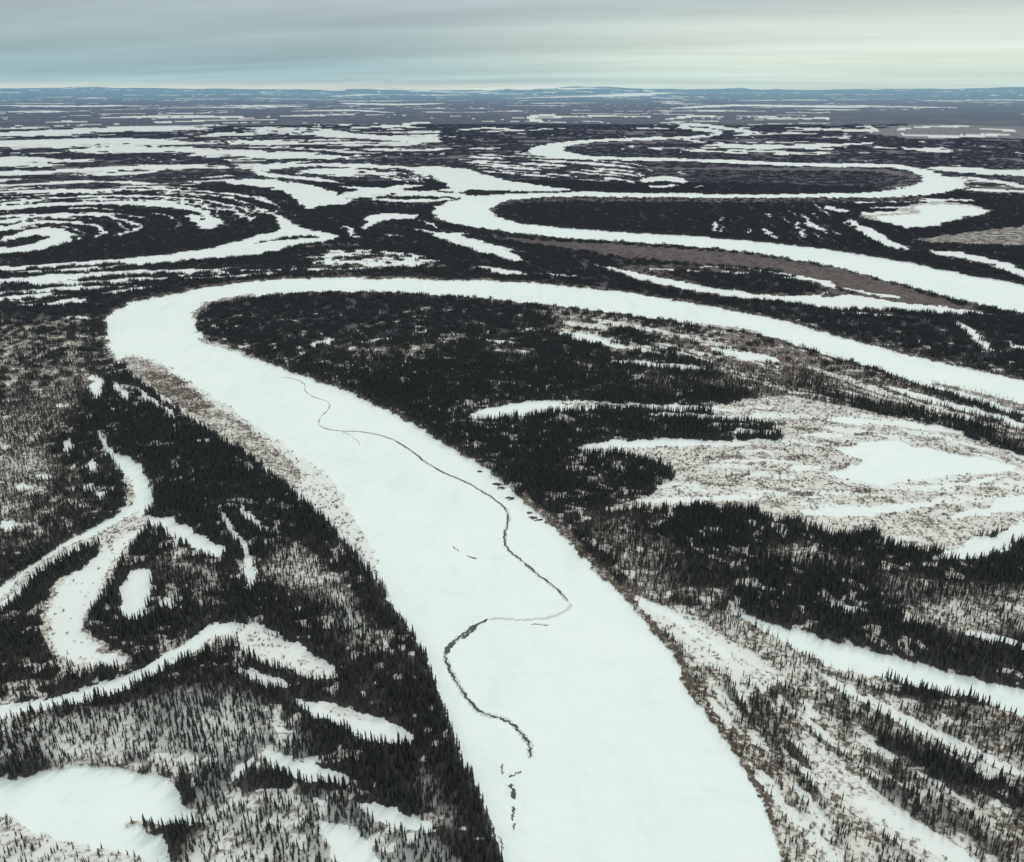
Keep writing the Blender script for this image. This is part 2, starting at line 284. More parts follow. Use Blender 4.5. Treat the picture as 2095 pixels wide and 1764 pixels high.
# lower right
LR_=[(1270,1205),(1340,1225),(1420,1250),(1520,1262),(1640,1330),(1760,1400),(1900,1440),(2095,1495),(2400,1560),(2400,1960),(1620,1960),(1600,1764),(1575,1690),(1530,1590),(1460,1480),(1395,1390),(1385,1340),(1340,1290)]
poly(LR_,F=.38,W=.56,B=.7)
poly([(1400,1400),(1560,1440),(1700,1480),(1760,1560),(1700,1600),(1600,1640),(1540,1580),(1470,1480)],F=.38,W=.44,B=.95)
scroll([(1400,1380),(1500,1520),(1600,1680),(1660,1800)],[(1750,1400),(1900,1500),(2050,1560),(2300,1640)],12,7,0.55,F=.05,W=.80,B=.5)
scroll([(1450,1380),(1550,1520),(1700,1680),(1800,1800)],[(1700,1400),(1900,1480),(2095,1540),(2300,1600)],10,9,0.55,F=.75,W=.5,B=.7)
poly([(1292,1218),(1350,1240),(1430,1275),(1500,1318),(1570,1362),(1605,1398),(1560,1405),(1490,1385),(1430,1355),(1370,1300),(1320,1260)],F=.03,W=.80,B=.6)
stroke([(1300,1228),(1360,1256),(1430,1305),(1500,1350)],7,**SNOW)
stroke([(1660,1370),(1760,1430),(1880,1490),(2000,1545),(2120,1600)],[6,10,9,7],F=0,W=.90,B=.4)
stroke([(1640,1500),(1690,1570),(1760,1640),(1840,1700),(1930,1780)],[18,28,30,28],F=.06,W=.68,B=.6)
stroke([(1530,1560),(1580,1620),(1640,1690),(1730,1780)],[6,10,12,12],F=0,W=.86,B=.4)
stroke([(1750,1640),(1850,1690),(1960,1764),(2060,1850)],[12,20,24,24],F=0,W=.9,B=.4)
stroke([(1700,1440),(1800,1500),(1880,1550),(2020,1610),(2200,1700)],[8,20,22,24],F=.9,W=.4)
stroke([(1800,1600),(1900,1650),(2010,1720),(2095,1790)],[10,16,22,22],F=.75,W=.5)
poly([(1800,1405),(1900,1420),(2020,1450),(2200,1500),(2200,1560),(2000,1500),(1880,1460)],F=.9,W=.45)
SL3=[(1495,1252),(1580,1280),(1650,1297),(1700,1313),(1800,1334),(1900,1363),(2000,1393),(2095,1412),(2400,1500),(2400,1560),(2095,1468),(2000,1434),(1900,1408),(1800,1392),(1720,1380),(1650,1340),(1590,1308),(1545,1284)]
snow(SL3)
poly([(1560,1240),(1640,1262),(1740,1300),(1660,1290)],F=.9,W=.4)
# soft transitions between stand types (wooded land only, clear edges of snow and ice stay crisp)
def shift_sum(a,k):
    o=a.copy()
    for s in (1,2,3,5,8): 
        q=s*k
        o[q:]+=a[:-q]; o[:-q]+=a[q:]; o[:,q:]+=a[:,:-q]; o[:,:-q]+=a[:,q:]
    return o
wm=((Ff>.3)&(R<2600)).astype(np.float32)
for k_ in (1,1,2):
    dn=shift_sum(wm,k_); fs_=shift_sum(Ff*wm,k_)/np.maximum(dn,1); ws_=shift_sum(Wf*wm,k_)/np.maximum(dn,1); bs_=shift_sum(Bf*wm,k_)/np.maximum(dn,1)
    Ff=np.where(wm>0,fs_,Ff); Wf=np.where(wm>0,ws_,Wf); Bf=np.where(wm>0,bs_,Bf)
# natural variation of forest density, small gaps between trees
nv=fbm(X/90,Y/60,61,3)
Ff=np.where(Ff>.93,Ff*np.clip(0.88+.5*(nv-.25),.86,1.0),Ff*np.where(Ff>.3,np.clip(0.62+1.5*(nv-0.25),0.5,1.12),1))
gap=(vn(X/7,Y/7,111)*.6+vn(X/23,Y/17,112)*.4)
gm=(Ff>.4)&(R<1700)&(gap>.66)
Ff=np.where(gm,Ff*.55,Ff); Wf=np.where(gm,np.maximum(Wf,.62),Wf)
Ff=np.ascontiguousarray(Ff,dtype=np.float32); Wf=np.ascontiguousarray(Wf,dtype=np.float32); Bf=np.ascontiguousarray(Bf,dtype=np.float32)
# ---------------------------------------------------------------- rivers
LB=[(1150,1960),(1075,1850),(1030,1764),(1008,1700),(985,1640),(955,1580),(930,1510),(908,1450),(885,1385),(855,1320),(820,1265),(785,1210),(750,1165),(715,1120),(670,1070),(625,1030),(575,985),(530,950),(480,918),(430,885),(385,858),(335,820),(290,785),(255,755),(232,725),(217,690),(218,657),(235,636),(265,622),(320,608),(390,595),(470,582),(540,574),(620,570),(720,569),(820,571),(920,573),(1020,576),(1120,582),(1220,592),(1320,606),(1400,618),(1480,632),(1560,648),(1640,668),(1720,690),(1800,712),(1880,733),(1960,750),(2040,768),(2095,778),(2400,830)]
RB=[(2400,930),(2095,852),(2040,838),(1970,815),(1900,792),(1850,776),(1780,752),(1700,730),(1600,698),(1500,677),(1400,661),(1290,645),(1200,634),(1100,622),(1000,612),(900,604),(800,599),(700,597),(600,599),(530,605),(460,617),(420,630),(405,650),(403,670),(420,690),(445,703),(480,715),(530,735),(580,755),(625,773),(665,785),(700,800),(740,815),(790,840),(840,865),(880,890),(920,915),(960,940),(1000,965),(1030,990),(1060,1020),(1090,1045),(1130,1080),(1165,1110),(1200,1150),(1240,1190),(1280,1225),(1310,1265),(1350,1310),(1385,1350),(1395,1390),(1420,1430),(1460,1480),(1500,1540),(1530,1590),(1560,1640),(1580,1700),(1600,1764),(1625,1850),(1660,1960)]
A2=[(2400,735),(2095,643),(2050,635),(1990,620),(1900,598),(1840,580),(1760,560),(1700,545),(1600,527),(1500,513),(1400,503),(1300,497),(1200,490),(1100,482),(1020,472),(950,462),(900,449),(885,437),(890,425),(920,412),(970,402),(1040,397),(1120,394),(1200,393),(1300,395),(1400,396),(1500,397),(1600,397),(1700,396),(1800,392),(1850,384),(1880,374),(1885,365),(1870,353),(1830,345),(1790,342),(1700,341),(1600,339),(1400,331),(1250,328),(1180,326),(1120,322),(1085,314),(1082,306),(1110,297),(1160,290),(1240,284),(1330,281),(1400,279),(1440,277)]
B2=[(1450,281),(1400,284),(1330,287),(1240,290),(1190,294),(1160,301),(1162,309),(1190,317),(1250,321),(1400,324),(1600,332),(1700,335),(1790,335),(1830,337),(1880,343),(1930,357),(1965,371),(1975,382),(1940,392),(1900,399),(1800,404),(1700,405),(1600,405),(1500,405),(1350,404),(1250,403),(1150,403),(1060,408),(1020,418),(1006,430),(1018,442),(1060,455),(1130,464),(1200,471),(1300,477),(1400,483),(1500,490),(1600,500),(1700,512),(1800,527),(1900,546),(2000,566),(2095,585),(2400,665)]
BK=dict(F=.35,W=.22,B=1.0)
stroke(LB[1:16],9,taper=False,F=.85,W=.5,B=.8)
stroke(LB[24:],4,taper=False,**BK); stroke(RB[:23],5,taper=False,**BK); stroke(RB[24:40],6,taper=False,F=.6,W=.35,B=.9); stroke(RB[40:],14,taper=False,F=.3,W=.36,B=1.0)
stroke([(1010,438),(1008,430),(1025,416),(1065,410),(1200,406),(1500,409),(1700,409),(1850,408),(1900,402)],6,**BK)
stroke([(1300,345),(1600,346),(1780,348),(1850,358),(1865,368),(1840,383),(1780,389)],3.5,**BK)
stroke(A2[1:18],3.5,taper=False,**BK); stroke([(1165,300),(1240,293),(1400,287)],2,**BK)
RV1=cr(LB+RB,True,4); RV2=cr(A2+B2,True,4)
SHEETS=[]
for nm,p in (('frozen_river',RV1),('frozen_river',RV2),('frozen_lake',cr(LAKE_BL,True,4)),('frozen_lake',cr(LAKE_R,True,4)),('frozen_lake',cr(LAKE_UR,True,4)),('frozen_slough',cr(SL1,True,4)),('frozen_slough',cr(SL3,True,4))):
    ix=inside(p); setv(ix,F=0,W=1,B=.2,water=1); SHEETS.append((nm,ix))
for p,h in SHORE1: stroke(p,h,F=0,W=.64,B=.5,water=0)
stroke([(1700,1372),(1800,1402),(1850,1415)],8,F=.1,W=.6,water=0)
stroke([(255,1690),(290,1690),(330,1697)],5,F=.2,W=.5,water=0)
stroke([(200,1128),(150,1160),(90,1195),(40,1235)],[8,12,14,18],F=1,W=.3,water=0)
# brush-covered gravel bar on the left shore
poly([(246,735),(285,728),(330,748),(400,788),(470,838),(535,880),(600,925),(650,955),(690,1000),(720,1060),(760,1120),(770,1170),(720,1120),(670,1070),(625,1030),(575,985),(530,950),(480,918),(430,885),(385,858),(335,820),(290,785),(255,755)],F=0,W=.80,B=.5,water=0)
poly([(250,738),(285,733),(330,752),(395,795),(450,838),(520,885),(580,930),(620,975),(600,1000),(530,945),(430,880),(340,815),(285,775)],F=0,W=.56,B=.7,water=0)
poly([(290,765),(340,765),(400,805),(430,840),(380,840),(320,800)],F=0,W=.40,B=.9,water=0)
stroke([(610,1010),(690,1080),(760,1160),(800,1220)],5,F=0,W=.8,B=.5,water=0)
stroke([(222,700),(232,735),(240,755)],5,F=.1,W=.5,B=.9,water=0)
stroke([(400,650),(415,628),(460,613),(520,603)],4,F=0,W=.5,B=.9,water=0)
stroke([(410,690),(430,703),(480,718),(540,741)],3,F=0,W=.6,B=.9,water=0)
stroke([(1910,788),(1990,806),(2095,838),(2200,868)],[2,5,8,8],F=0,W=.50,B=.8,water=0)
stroke([(1420,664),(1500,674),(1560,684)],3,F=0,W=.6,B=.8,water=0)
# ---------------------------------------------------------------- relief
Z=np.where(WT>0.5,-1.0,1.3)
Z=Z+np.where(WT>0.5,0,1)*(fbm(X/160,Y/160,71,2)-.5)*1.6
hr=np.clip((R-42000)/25000,0,1)*np.clip((190000-R)/60000,0,1)
ridge=fbm(TH*14,LR*4,81,4)
Z=Z+hr*(120+720*np.clip(ridge-.28,0,1))
hb=np.exp(-(((X-4200)/1300)**2+((Y-9300)/1500)**2)); Z=Z+hb*45
# ---------------------------------------------------------------- mesh helper
def mesh_np(name,verts,faces,k):
    me=D.meshes.new(name); nv_=len(verts); nf=len(faces)
    me.vertices.add(nv_); me.vertices.foreach_set('co',np.asarray(verts,np.float32).ravel())
    me.loops.add(nf*k); me.loops.foreach_set('vertex_index',np.asarray(faces,np.int32).ravel())
    me.polygons.add(nf); me.polygons.foreach_set('loop_start',np.arange(nf,dtype=np.int32)*k)
    me.update(calc_edges=True); return me
def link(name,me,mats):
    ob=D.objects.new(name,me); scene.collection.objects.link(ob)
    for m in mats: me.materials.append(m)
    return ob
# ---------------------------------------------------------------- materials
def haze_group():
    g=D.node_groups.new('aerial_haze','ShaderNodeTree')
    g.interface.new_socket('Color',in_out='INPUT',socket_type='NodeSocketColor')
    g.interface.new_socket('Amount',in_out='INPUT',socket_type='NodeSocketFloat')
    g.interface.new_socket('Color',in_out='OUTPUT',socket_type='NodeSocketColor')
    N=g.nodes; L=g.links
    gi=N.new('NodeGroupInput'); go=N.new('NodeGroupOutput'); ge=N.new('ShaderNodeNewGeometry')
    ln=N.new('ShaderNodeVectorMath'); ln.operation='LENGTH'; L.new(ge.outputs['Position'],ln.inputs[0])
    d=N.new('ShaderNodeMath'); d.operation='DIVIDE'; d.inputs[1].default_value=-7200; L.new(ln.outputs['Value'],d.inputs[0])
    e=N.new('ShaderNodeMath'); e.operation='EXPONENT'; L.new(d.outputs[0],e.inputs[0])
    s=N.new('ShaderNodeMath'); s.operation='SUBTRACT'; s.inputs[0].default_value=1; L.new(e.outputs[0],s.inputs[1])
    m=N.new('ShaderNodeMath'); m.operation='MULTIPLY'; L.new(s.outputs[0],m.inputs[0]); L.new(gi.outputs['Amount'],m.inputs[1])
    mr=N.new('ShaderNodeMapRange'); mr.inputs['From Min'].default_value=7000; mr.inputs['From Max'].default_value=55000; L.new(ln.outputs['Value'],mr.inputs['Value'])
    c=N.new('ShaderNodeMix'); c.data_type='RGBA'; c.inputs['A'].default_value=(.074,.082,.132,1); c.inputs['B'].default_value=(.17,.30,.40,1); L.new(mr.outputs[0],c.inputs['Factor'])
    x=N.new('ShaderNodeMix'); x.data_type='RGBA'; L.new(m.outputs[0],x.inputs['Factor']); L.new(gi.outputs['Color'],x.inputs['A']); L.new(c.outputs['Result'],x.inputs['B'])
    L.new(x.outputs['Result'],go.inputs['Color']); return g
HZ=haze_group()
def newmat(n,rough=.9):
    m=D.materials.new(n); m.use_nodes=True; nt=m.node_tree; b=nt.nodes['Principled BSDF']
    b.inputs['Roughness'].default_value=rough; b.inputs['Specular IOR Level'].default_value=.12
    return m,nt,b
def noise(nt,scale,detail=3,rough=.55,vec=None):
    t=nt.nodes.new('ShaderNodeTexNoise'); t.inputs['Scale'].default_value=scale; t.inputs['Detail'].default_value=detail; t.inputs['Roughness'].default_value=rough
    if vec is not None: nt.links.new(vec,t.inputs['Vector'])
    return t.outputs['Fac']
def mixc(nt,f,a,b):
    x=nt.nodes.new('ShaderNodeMix'); x.data_type='RGBA'
    for s,v in (('Factor',f),('A',a),('B',b)):
        if isinstance(v,(tuple,float,int)): x.inputs[s].default_value=v
        else: nt.links.new(v,x.inputs[s])
    return x.outputs['Result']
def math_(nt,op,a,b=None,clamp=False):
    x=nt.nodes.new('ShaderNodeMath'); x.operation=op; x.use_clamp=clamp
    for i,v in enumerate((a,b)):
        if v is None: continue
        if isinstance(v,(float,int)): x.inputs[i].default_value=v
        else: nt.links.new(v,x.inputs[i])
    return x.outputs[0]
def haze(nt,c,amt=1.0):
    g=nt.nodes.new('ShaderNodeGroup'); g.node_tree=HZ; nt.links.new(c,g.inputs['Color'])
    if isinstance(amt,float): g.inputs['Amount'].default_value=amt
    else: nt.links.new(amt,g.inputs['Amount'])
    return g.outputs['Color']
# ground
mg,nt,b=newmat('snowy_ground')
at=nt.nodes.new('ShaderNodeAttribute'); at.attribute_name='cover'
sp=nt.nodes.new('ShaderNodeSeparateColor'); nt.links.new(at.outputs['Color'],sp.inputs[0]); aF,aW,aB=sp.outputs
pos=nt.nodes.new('ShaderNodeNewGeometry').outputs['Position']
nA=noise(nt,0.32,3,.6,pos); nB=noise(nt,0.05,3,.6,pos)
nn=math_(nt,'ADD',math_(nt,'MULTIPLY',nA,.6),math_(nt,'MULTIPLY',nB,.4))
tW=math_(nt,'ADD',math_(nt,'MULTIPLY',aW,.36),.32)
sf=math_(nt,'MULTIPLY',math_(nt,'SUBTRACT',tW,nn),9.0); sf=math_(nt,'ADD',sf,.5,True)
br_c=mixc(nt,noise(nt,.15,3,.6,pos),(.18,.148,.12,1),(.40,.345,.28,1))
br_d=mixc(nt,noise(nt,.12,3,.6,pos),(.066,.049,.042,1),(.17,.13,.105,1))
brush=mixc(nt,aB,br_c,br_d)
snc=mixc(nt,noise(nt,.012,4,.6,pos),(.78,.825,.80,1),(.86,.895,.865,1))
snc2=mixc(nt,math_(nt,'MULTIPLY',math_(nt,'SUBTRACT',1.0,aW),1.2,True),snc,(.67,.60,.50,1))
col=mixc(nt,sf,brush,snc2)
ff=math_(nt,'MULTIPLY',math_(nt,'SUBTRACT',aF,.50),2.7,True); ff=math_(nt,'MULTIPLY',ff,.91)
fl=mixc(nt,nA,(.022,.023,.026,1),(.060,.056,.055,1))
col=mixc(nt,ff,col,fl)  # dense-forest floor tone, with shade beneath the trees painted into the ground colour
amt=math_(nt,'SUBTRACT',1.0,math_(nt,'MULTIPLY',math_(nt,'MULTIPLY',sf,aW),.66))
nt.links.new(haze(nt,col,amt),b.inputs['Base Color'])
# ice sheets
mi,nt,b=newmat('snow_covered_ice',.8)
pos=nt.nodes.new('ShaderNodeNewGeometry').outputs['Position']
f=noise(nt,.005,5,.6,pos); f2=noise(nt,.045,4,.6,pos)
mpv=nt.nodes.new('ShaderNodeMapping'); mpv.inputs['Rotation'].default_value=(0,0,-.5); mpv.inputs['Scale'].default_value=(1,.22,1); nt.links.new(pos,mpv.inputs['Vector'])
f3=noise(nt,.03,5,.6,mpv.outputs[0])
c=mixc(nt,f,(.745,.825,.795,1),(.90,.93,.895,1)); c=mixc(nt,math_(nt,'MULTIPLY',math_(nt,'SUBTRACT',f2,.55),2.4,True),c,(.71,.785,.775,1))
c=mixc(nt,math_(nt,'MULTIPLY',math_(nt,'SUBTRACT',f3,.53),2.8,True),c,(.72,.79,.775,1))
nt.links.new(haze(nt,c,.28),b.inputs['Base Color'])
bp=nt.nodes.new('ShaderNodeBump'); bp.inputs['Strength'].default_value=.9; bp.inputs['Distance'].default_value=3.5; nt.links.new(noise(nt,.02,5,.55,pos),bp.inputs['Height']); nt.links.new(bp.outputs[0],b.inputs['Normal'])
def simple(n,c1,c2,scale=.1,rough=.9,hz=1.0):
    m,nt,b=newmat(n,rough); pos=nt.nodes.new('ShaderNodeNewGeometry').outputs['Position']
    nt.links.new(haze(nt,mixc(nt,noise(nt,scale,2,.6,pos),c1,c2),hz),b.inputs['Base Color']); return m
m_needle=simple('spruce_needles',(.024,.031,.033,1),(.098,.100,.084,1),.3)
m_bark=simple('spruce_bark',(.05,.045,.04,1),(.09,.08,.07,1),1)
m_twig=simple('willow_twigs',(.14,.11,.085,1),(.32,.26,.20,1),.3)
m_bare=simple('birch_twigs',(.14,.11,.09,1),(.32,.265,.21,1),.3)
m_water=simple('open_dark_water',(.03,.04,.045,1),(.13,.125,.12,1),.25,.25)
m_slush=simple('wet_slush',(.54,.57,.55,1),(.70,.75,.73,1),.15,.5)
m_wood=simple('driftwood',(.05,.045,.045,1),(.12,.105,.10,1),1)
# ---------------------------------------------------------------- ground object
ii=np.arange(NR-1)[:,None]*NC; jj=np.arange(NC)[None,:]; j2=(jj+1)%NC
quads=np.stack([ii+jj,ii+NC+jj,ii+NC+j2,ii+j2],-1).reshape(-1,4)[:,::-1]
me=mesh_np('ground',np.stack([X,Y,Z],-1).reshape(-1,3),quads,4)
ca=me.color_attributes.new('cover','FLOAT_COLOR','POINT')
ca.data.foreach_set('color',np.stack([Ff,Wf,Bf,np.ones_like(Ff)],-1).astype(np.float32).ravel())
me.polygons.foreach_set('use_smooth',np.ones(len(me.polygons),bool))
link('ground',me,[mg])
# ---------------------------------------------------------------- ice sheets (each a continuous level sheet tucked under its banks)
import bmesh
used=np.zeros((NR,NC),bool)
for nm,ix in SHEETS:
    m=np.zeros((NR,NC),bool); m.ravel()[ix]=True
    for _ in range(2):
        q=m.copy(); q[1:]|=m[:-1]; q[:-1]|=m[1:]; q[:,1:]|=m[:,:-1]; q[:,:-1]|=m[:,1:]; m=q
    m=m&~used
    cell=m.ravel()[quads].all(1); fq=quads[cell]
    used|=m
    ids,inv=np.unique(fq,return_inverse=True)
    vv=np.stack([X.ravel()[ids],Y.ravel()[ids],np.zeros(len(ids))],1)
    link(nm,mesh_np(nm,vv,inv.reshape(-1,4),4),[mi])
# ---------------------------------------------------------------- open leads in the ice
def lead(name,parts,mat,z,widen=0.0,seed=0):
    vs=[];fs=[]
    for k_,(pts,hw) in enumerate(parts):
        zz=z+k_*.006
        w=resample(pts,max(12,len(pts)*12)); w=to_ground(w); n=len(w); t=np.gradient(w,axis=0); L=np.hypot(t[:,0],t[:,1])+1e-6
        s=np.arange(n)
        h=hw*(0.35+1.25*vn(s*.22+seed,np.zeros(n)+pts[0][0],9))+widen
        h=h*np.clip(np.minimum(s,s[::-1])/3.0,.1,1)
        jit=(vn(s*.6,np.zeros(n)+pts[0][1],19)-.5)*2.0
        c=w+np.stack([-t[:,1]/L,t[:,0]/L],1)*jit[:,None]
        o=np.stack([-t[:,1]/L*h,t[:,0]/L*h],1); base=len(vs)
        for a,b_ in zip(c+o,c-o): vs+= [(a[0],a[1],zz),(b_[0],b_[1],zz)]
        for i in range(n-1): fs.append((base+2*i,base+2*i+1,base+2*i+3,base+2*i+2))
    m=D.meshes.new(name); m.from_pydata(vs,[],fs); return link(name,m,[mat])
C1=[(575,772),(600,775),(622,785),(625,800),(640,812),(665,820),(675,828),(668,842),(655,855),(650,868),(665,877),(700,882),(740,884),(775,890),(805,900),(840,922),(870,945),(910,968),(950,985),(985,1005),(1020,1028),(1040,1050),(1038,1075),(1032,1100),(1040,1125),(1070,1150),(1105,1180),(1140,1205),(1162,1232)]
C2=[(1000,1267),(975,1278),(945,1300),(920,1322),(910,1340),(920,1370),(940,1405),(960,1435),(985,1458),(1020,1468),(1045,1480),(1070,1505),(1085,1530),(1082,1552)]
pr=[(C1[:10],.5),(C1[9:15],.6),(C1[14:22],.8),(C1[21:26],.95),(C1[25:],.85),(C2[:5],1.5),(C2[4:10],.95),(C2[9:],.9),([(1068,1579),(1052,1585),(1043,1592)],.5),([(1043,1604),(1049,1618),(1051,1636)],1.1),([(1051,1650),(1049,1665),(1048,1680)],.8),([(1051,1684),(1053,1698)],.6),([(1030,1563),(1025,1572),(1030,1584)],.4),([(700,884),(722,894),(738,912)],.25),([(1085,1277),(1125,1279)],.35),([(955,1137),(965,1141),(977,1143)],.9),([(925,1118),(940,1128)],.5),([(944,1308),(960,1296),(985,1272)],1.2),([(1022,1710),(1030,1740)],.3)]
lead('open_water_lead',pr,m_water,.12)
lead('slush_ice_margin',[(C1[9:],.8),(C2,1.1),([(1162,1232),(1165,1245),(1130,1262),(1070,1268),(1030,1266),(1000,1267)],.6)],m_slush,.05,.9,4)
# driftwood
def drift(cx,cy,n,ln):
    w=to_ground([(cx,cy)])[0]; bm=bmesh.new()
    for i in range(n):
        a=random.uniform(-.7,.7); L=ln*random.uniform(.5,1); r=random.uniform(.3,.6)
        o=Vector((random.uniform(-1,1)*ln*.4,random.uniform(-1,1)*ln*.35,.35+.4*random.random()))
        d=Vector((math.cos(a),math.sin(a),random.uniform(-.02,.12))); s=Vector((-d.y,d.x,0)); prev=None
        for q,rad in ((-.5,r),(-.1,r*.9),(.3,r*.7),(.5,r*.35)):
            ring=[bm.verts.new(o+d*L*q+s*rad*math.cos(t)+Vector((0,0,1))*rad*math.sin(t)) for t in np.linspace(0,2*math.pi,7)[:-1]]
            if prev: 
                for k in range(6): bm.faces.new((prev[k],prev[(k+1)%6],ring[(k+1)%6],ring[k]))
            else: bm.faces.new(ring[::-1])
            prev=ring
        bm.faces.new(prev)
        for k in range(4):
            p0=o+d*L*random.uniform(-.3,.4); e=p0+s*random.choice((-1,1))*L*.22+Vector((0,0,1.0))
            v=[bm.verts.new(p0+d*.2),bm.verts.new(p0-d*.2),bm.verts.new(e)]; bm.faces.new(v)
    m=D.meshes.new('driftwood_pile'); bm.to_mesh(m); bm.free(); ob=link('driftwood_pile',m,[m_wood]); ob.location=(w[0],w[1],0)
for c in ((982,966,5,5),(1018,992,8,8),(1026,999,5,7),(1044,1021,8,7),(1084,1050,5,5),(1091,1061,8,8),(1102,1064,5,6)): drift(*c)
# ---------------------------------------------------------------- vegetation prototypes
class MB:
    def __init__(s): s.v=[];s.f=[];s.m=[]
    def tri(s,*p,mat=0):
        b=len(s.v); s.v+=p; s.f.append(tuple(range(b,b+len(p)))); s.m.append(mat)
    def spruce(s,ox,oy,h,r,tiers,k,trunk=True):
        lean=(random.uniform(-.02,.02)*h,random.uniform(-.02,.02)*h)
        if trunk:
            for a in range(4):
                t0=a*math.pi/2;t1=t0+math.pi/2; q=.14*h/10
                s.tri((ox+q*math.cos(t0),oy+q*math.sin(t0),-1),(ox+q*math.cos(t1),oy+q*math.sin(t1),-1),(ox+lean[0],oy+lean[1],h*.9),mat=1)
        for i in range(tiers):
            f=i/tiers; zt=h*(.12+.88*(f+1.55/tiers)) if i<tiers-1 else h
            zt=min(zt,h); zb=h*(.06+.90*f); rad=r*(1-f)**.85*random.uniform(.75,1.15)+.12
            cx=ox+lean[0]*f+random.uniform(-.08,.08)*r; cy=oy+lean[1]*f+random.uniform(-.08,.08)*r
            pts=[]; ph=random.random()*6
            for j in range(2*k):
                a=ph+math.pi*j/k; q=rad*(random.uniform(.8,1.25) if j%2==0 else random.uniform(.35,.6))
                pts.append((cx+q*math.cos(a),cy+q*math.sin(a),zb-(.05*h/tiers if j%2==0 else -.5*h/tiers)+random.uniform(-.1,.1)))
            for j in range(2*k): s.tri(pts[j],pts[(j+1)%(2*k)],(cx,cy,zt))
    def shrub(s,ox,oy,h,r,n):
        for i in range(n):
            a=random.uniform(0,6.28); q=r*random.random()**.5; bx,by=ox+q*.35*math.cos(a),oy+q*.35*math.sin(a)
            e=(ox+q*math.cos(a),oy+q*math.sin(a),h*random.uniform(.55,1)); w=random.uniform(.05,.11)*h**.5; t=random.uniform(0,6.28)
            s.tri((bx-w*math.cos(t),by-w*math.sin(t),-.5),(bx+w*math.cos(t),by+w*math.sin(t),-.5),(e[0]+w*math.cos(t)*1.5,e[1]+w*math.sin(t)*1.5,e[2]*.8),e)
    def bare(s,ox,oy,h,r,n):
        for a in (0,1.57):
            w=.13; s.tri((ox-w*math.cos(a),oy-w*math.sin(a),-1),(ox+w*math.cos(a),oy+w*math.sin(a),-1),(ox,oy,h))
        for i in range(n):
            z0=h*random.uniform(.25,.85); a=random.uniform(0,6.28); q=r*random.uniform(.5,1)*(1.1-z0/h*.6)
            e=(ox+q*math.cos(a),oy+q*math.sin(a),min(h,z0+h*random.uniform(.12,.3))); w=.09
            s.tri((ox,oy,z0-w),(ox,oy,z0+w),(e[0],e[1],e[2]+.1),(e[0]+.12,e[1]-.12,e[2]-.12))
    def obj(s,name,mats,col):
        m=D.meshes.new(name); m.from_pydata(s.v,[],s.f)
        for q in mats: m.materials.append(q)
        m.polygons.foreach_set('material_index',np.array(s.m,np.int32)); o=D.objects.new(name,m); col.objects.link(o)
def coll(n): return D.collections.new(n)
cN=coll('spruce_tree_kinds')
for i in range(7):
    b=MB(); b.spruce(0,0,9.4*random.uniform(.85,1.12),random.uniform(.85,1.3),7,4); b.obj('spruce_tree',[m_needle,m_bark],cN)
cM=coll('spruce_stand_kinds')
for i in range(6):
    b=MB()
    for k in range(13):
        a=random.uniform(0,6.28);q=8*random.random()**.5; b.spruce(q*math.cos(a),q*math.sin(a),random.uniform(5.5,10.5),random.uniform(1.1,1.7),3,3,False)
    b.obj('spruce_stand',[m_needle,m_bark],cM)
cL=coll('spruce_block_kinds')
for i in range(5):
    b=MB()
    for k in range(22):
        a=random.uniform(0,6.28);q=17*random.random()**.5; b.spruce(q*math.cos(a),q*math.sin(a),random.uniform(5,10),random.uniform(1.8,2.8),2,3,False)
    b.obj('spruce_block',[m_needle,m_bark],cL)
cW=coll('willow_kinds')
for i in range(5):
    b=MB(); b.shrub(0,0,random.uniform(1.6,2.4),random.uniform(1.0,1.7),14); b.obj('willow_shrub',[m_twig],cW)
cWc=coll('willow_thicket_kinds')
for i in range(5):
    b=MB()
    for k in range(9):
        a=random.uniform(0,6.28);q=8*random.random()**.5; b.shrub(q*math.cos(a),q*math.sin(a),random.uniform(1.5,2.6),random.uniform(1.,1.8),7)
    b.obj('willow_thicket',[m_twig],cWc)
cB=coll('birch_kinds')
for i in range(5):
    b=MB(); b.bare(0,0,random.uniform(6,8.5),random.uniform(1.2,1.8),14); b.obj('birch_tree',[m_bare],cB)
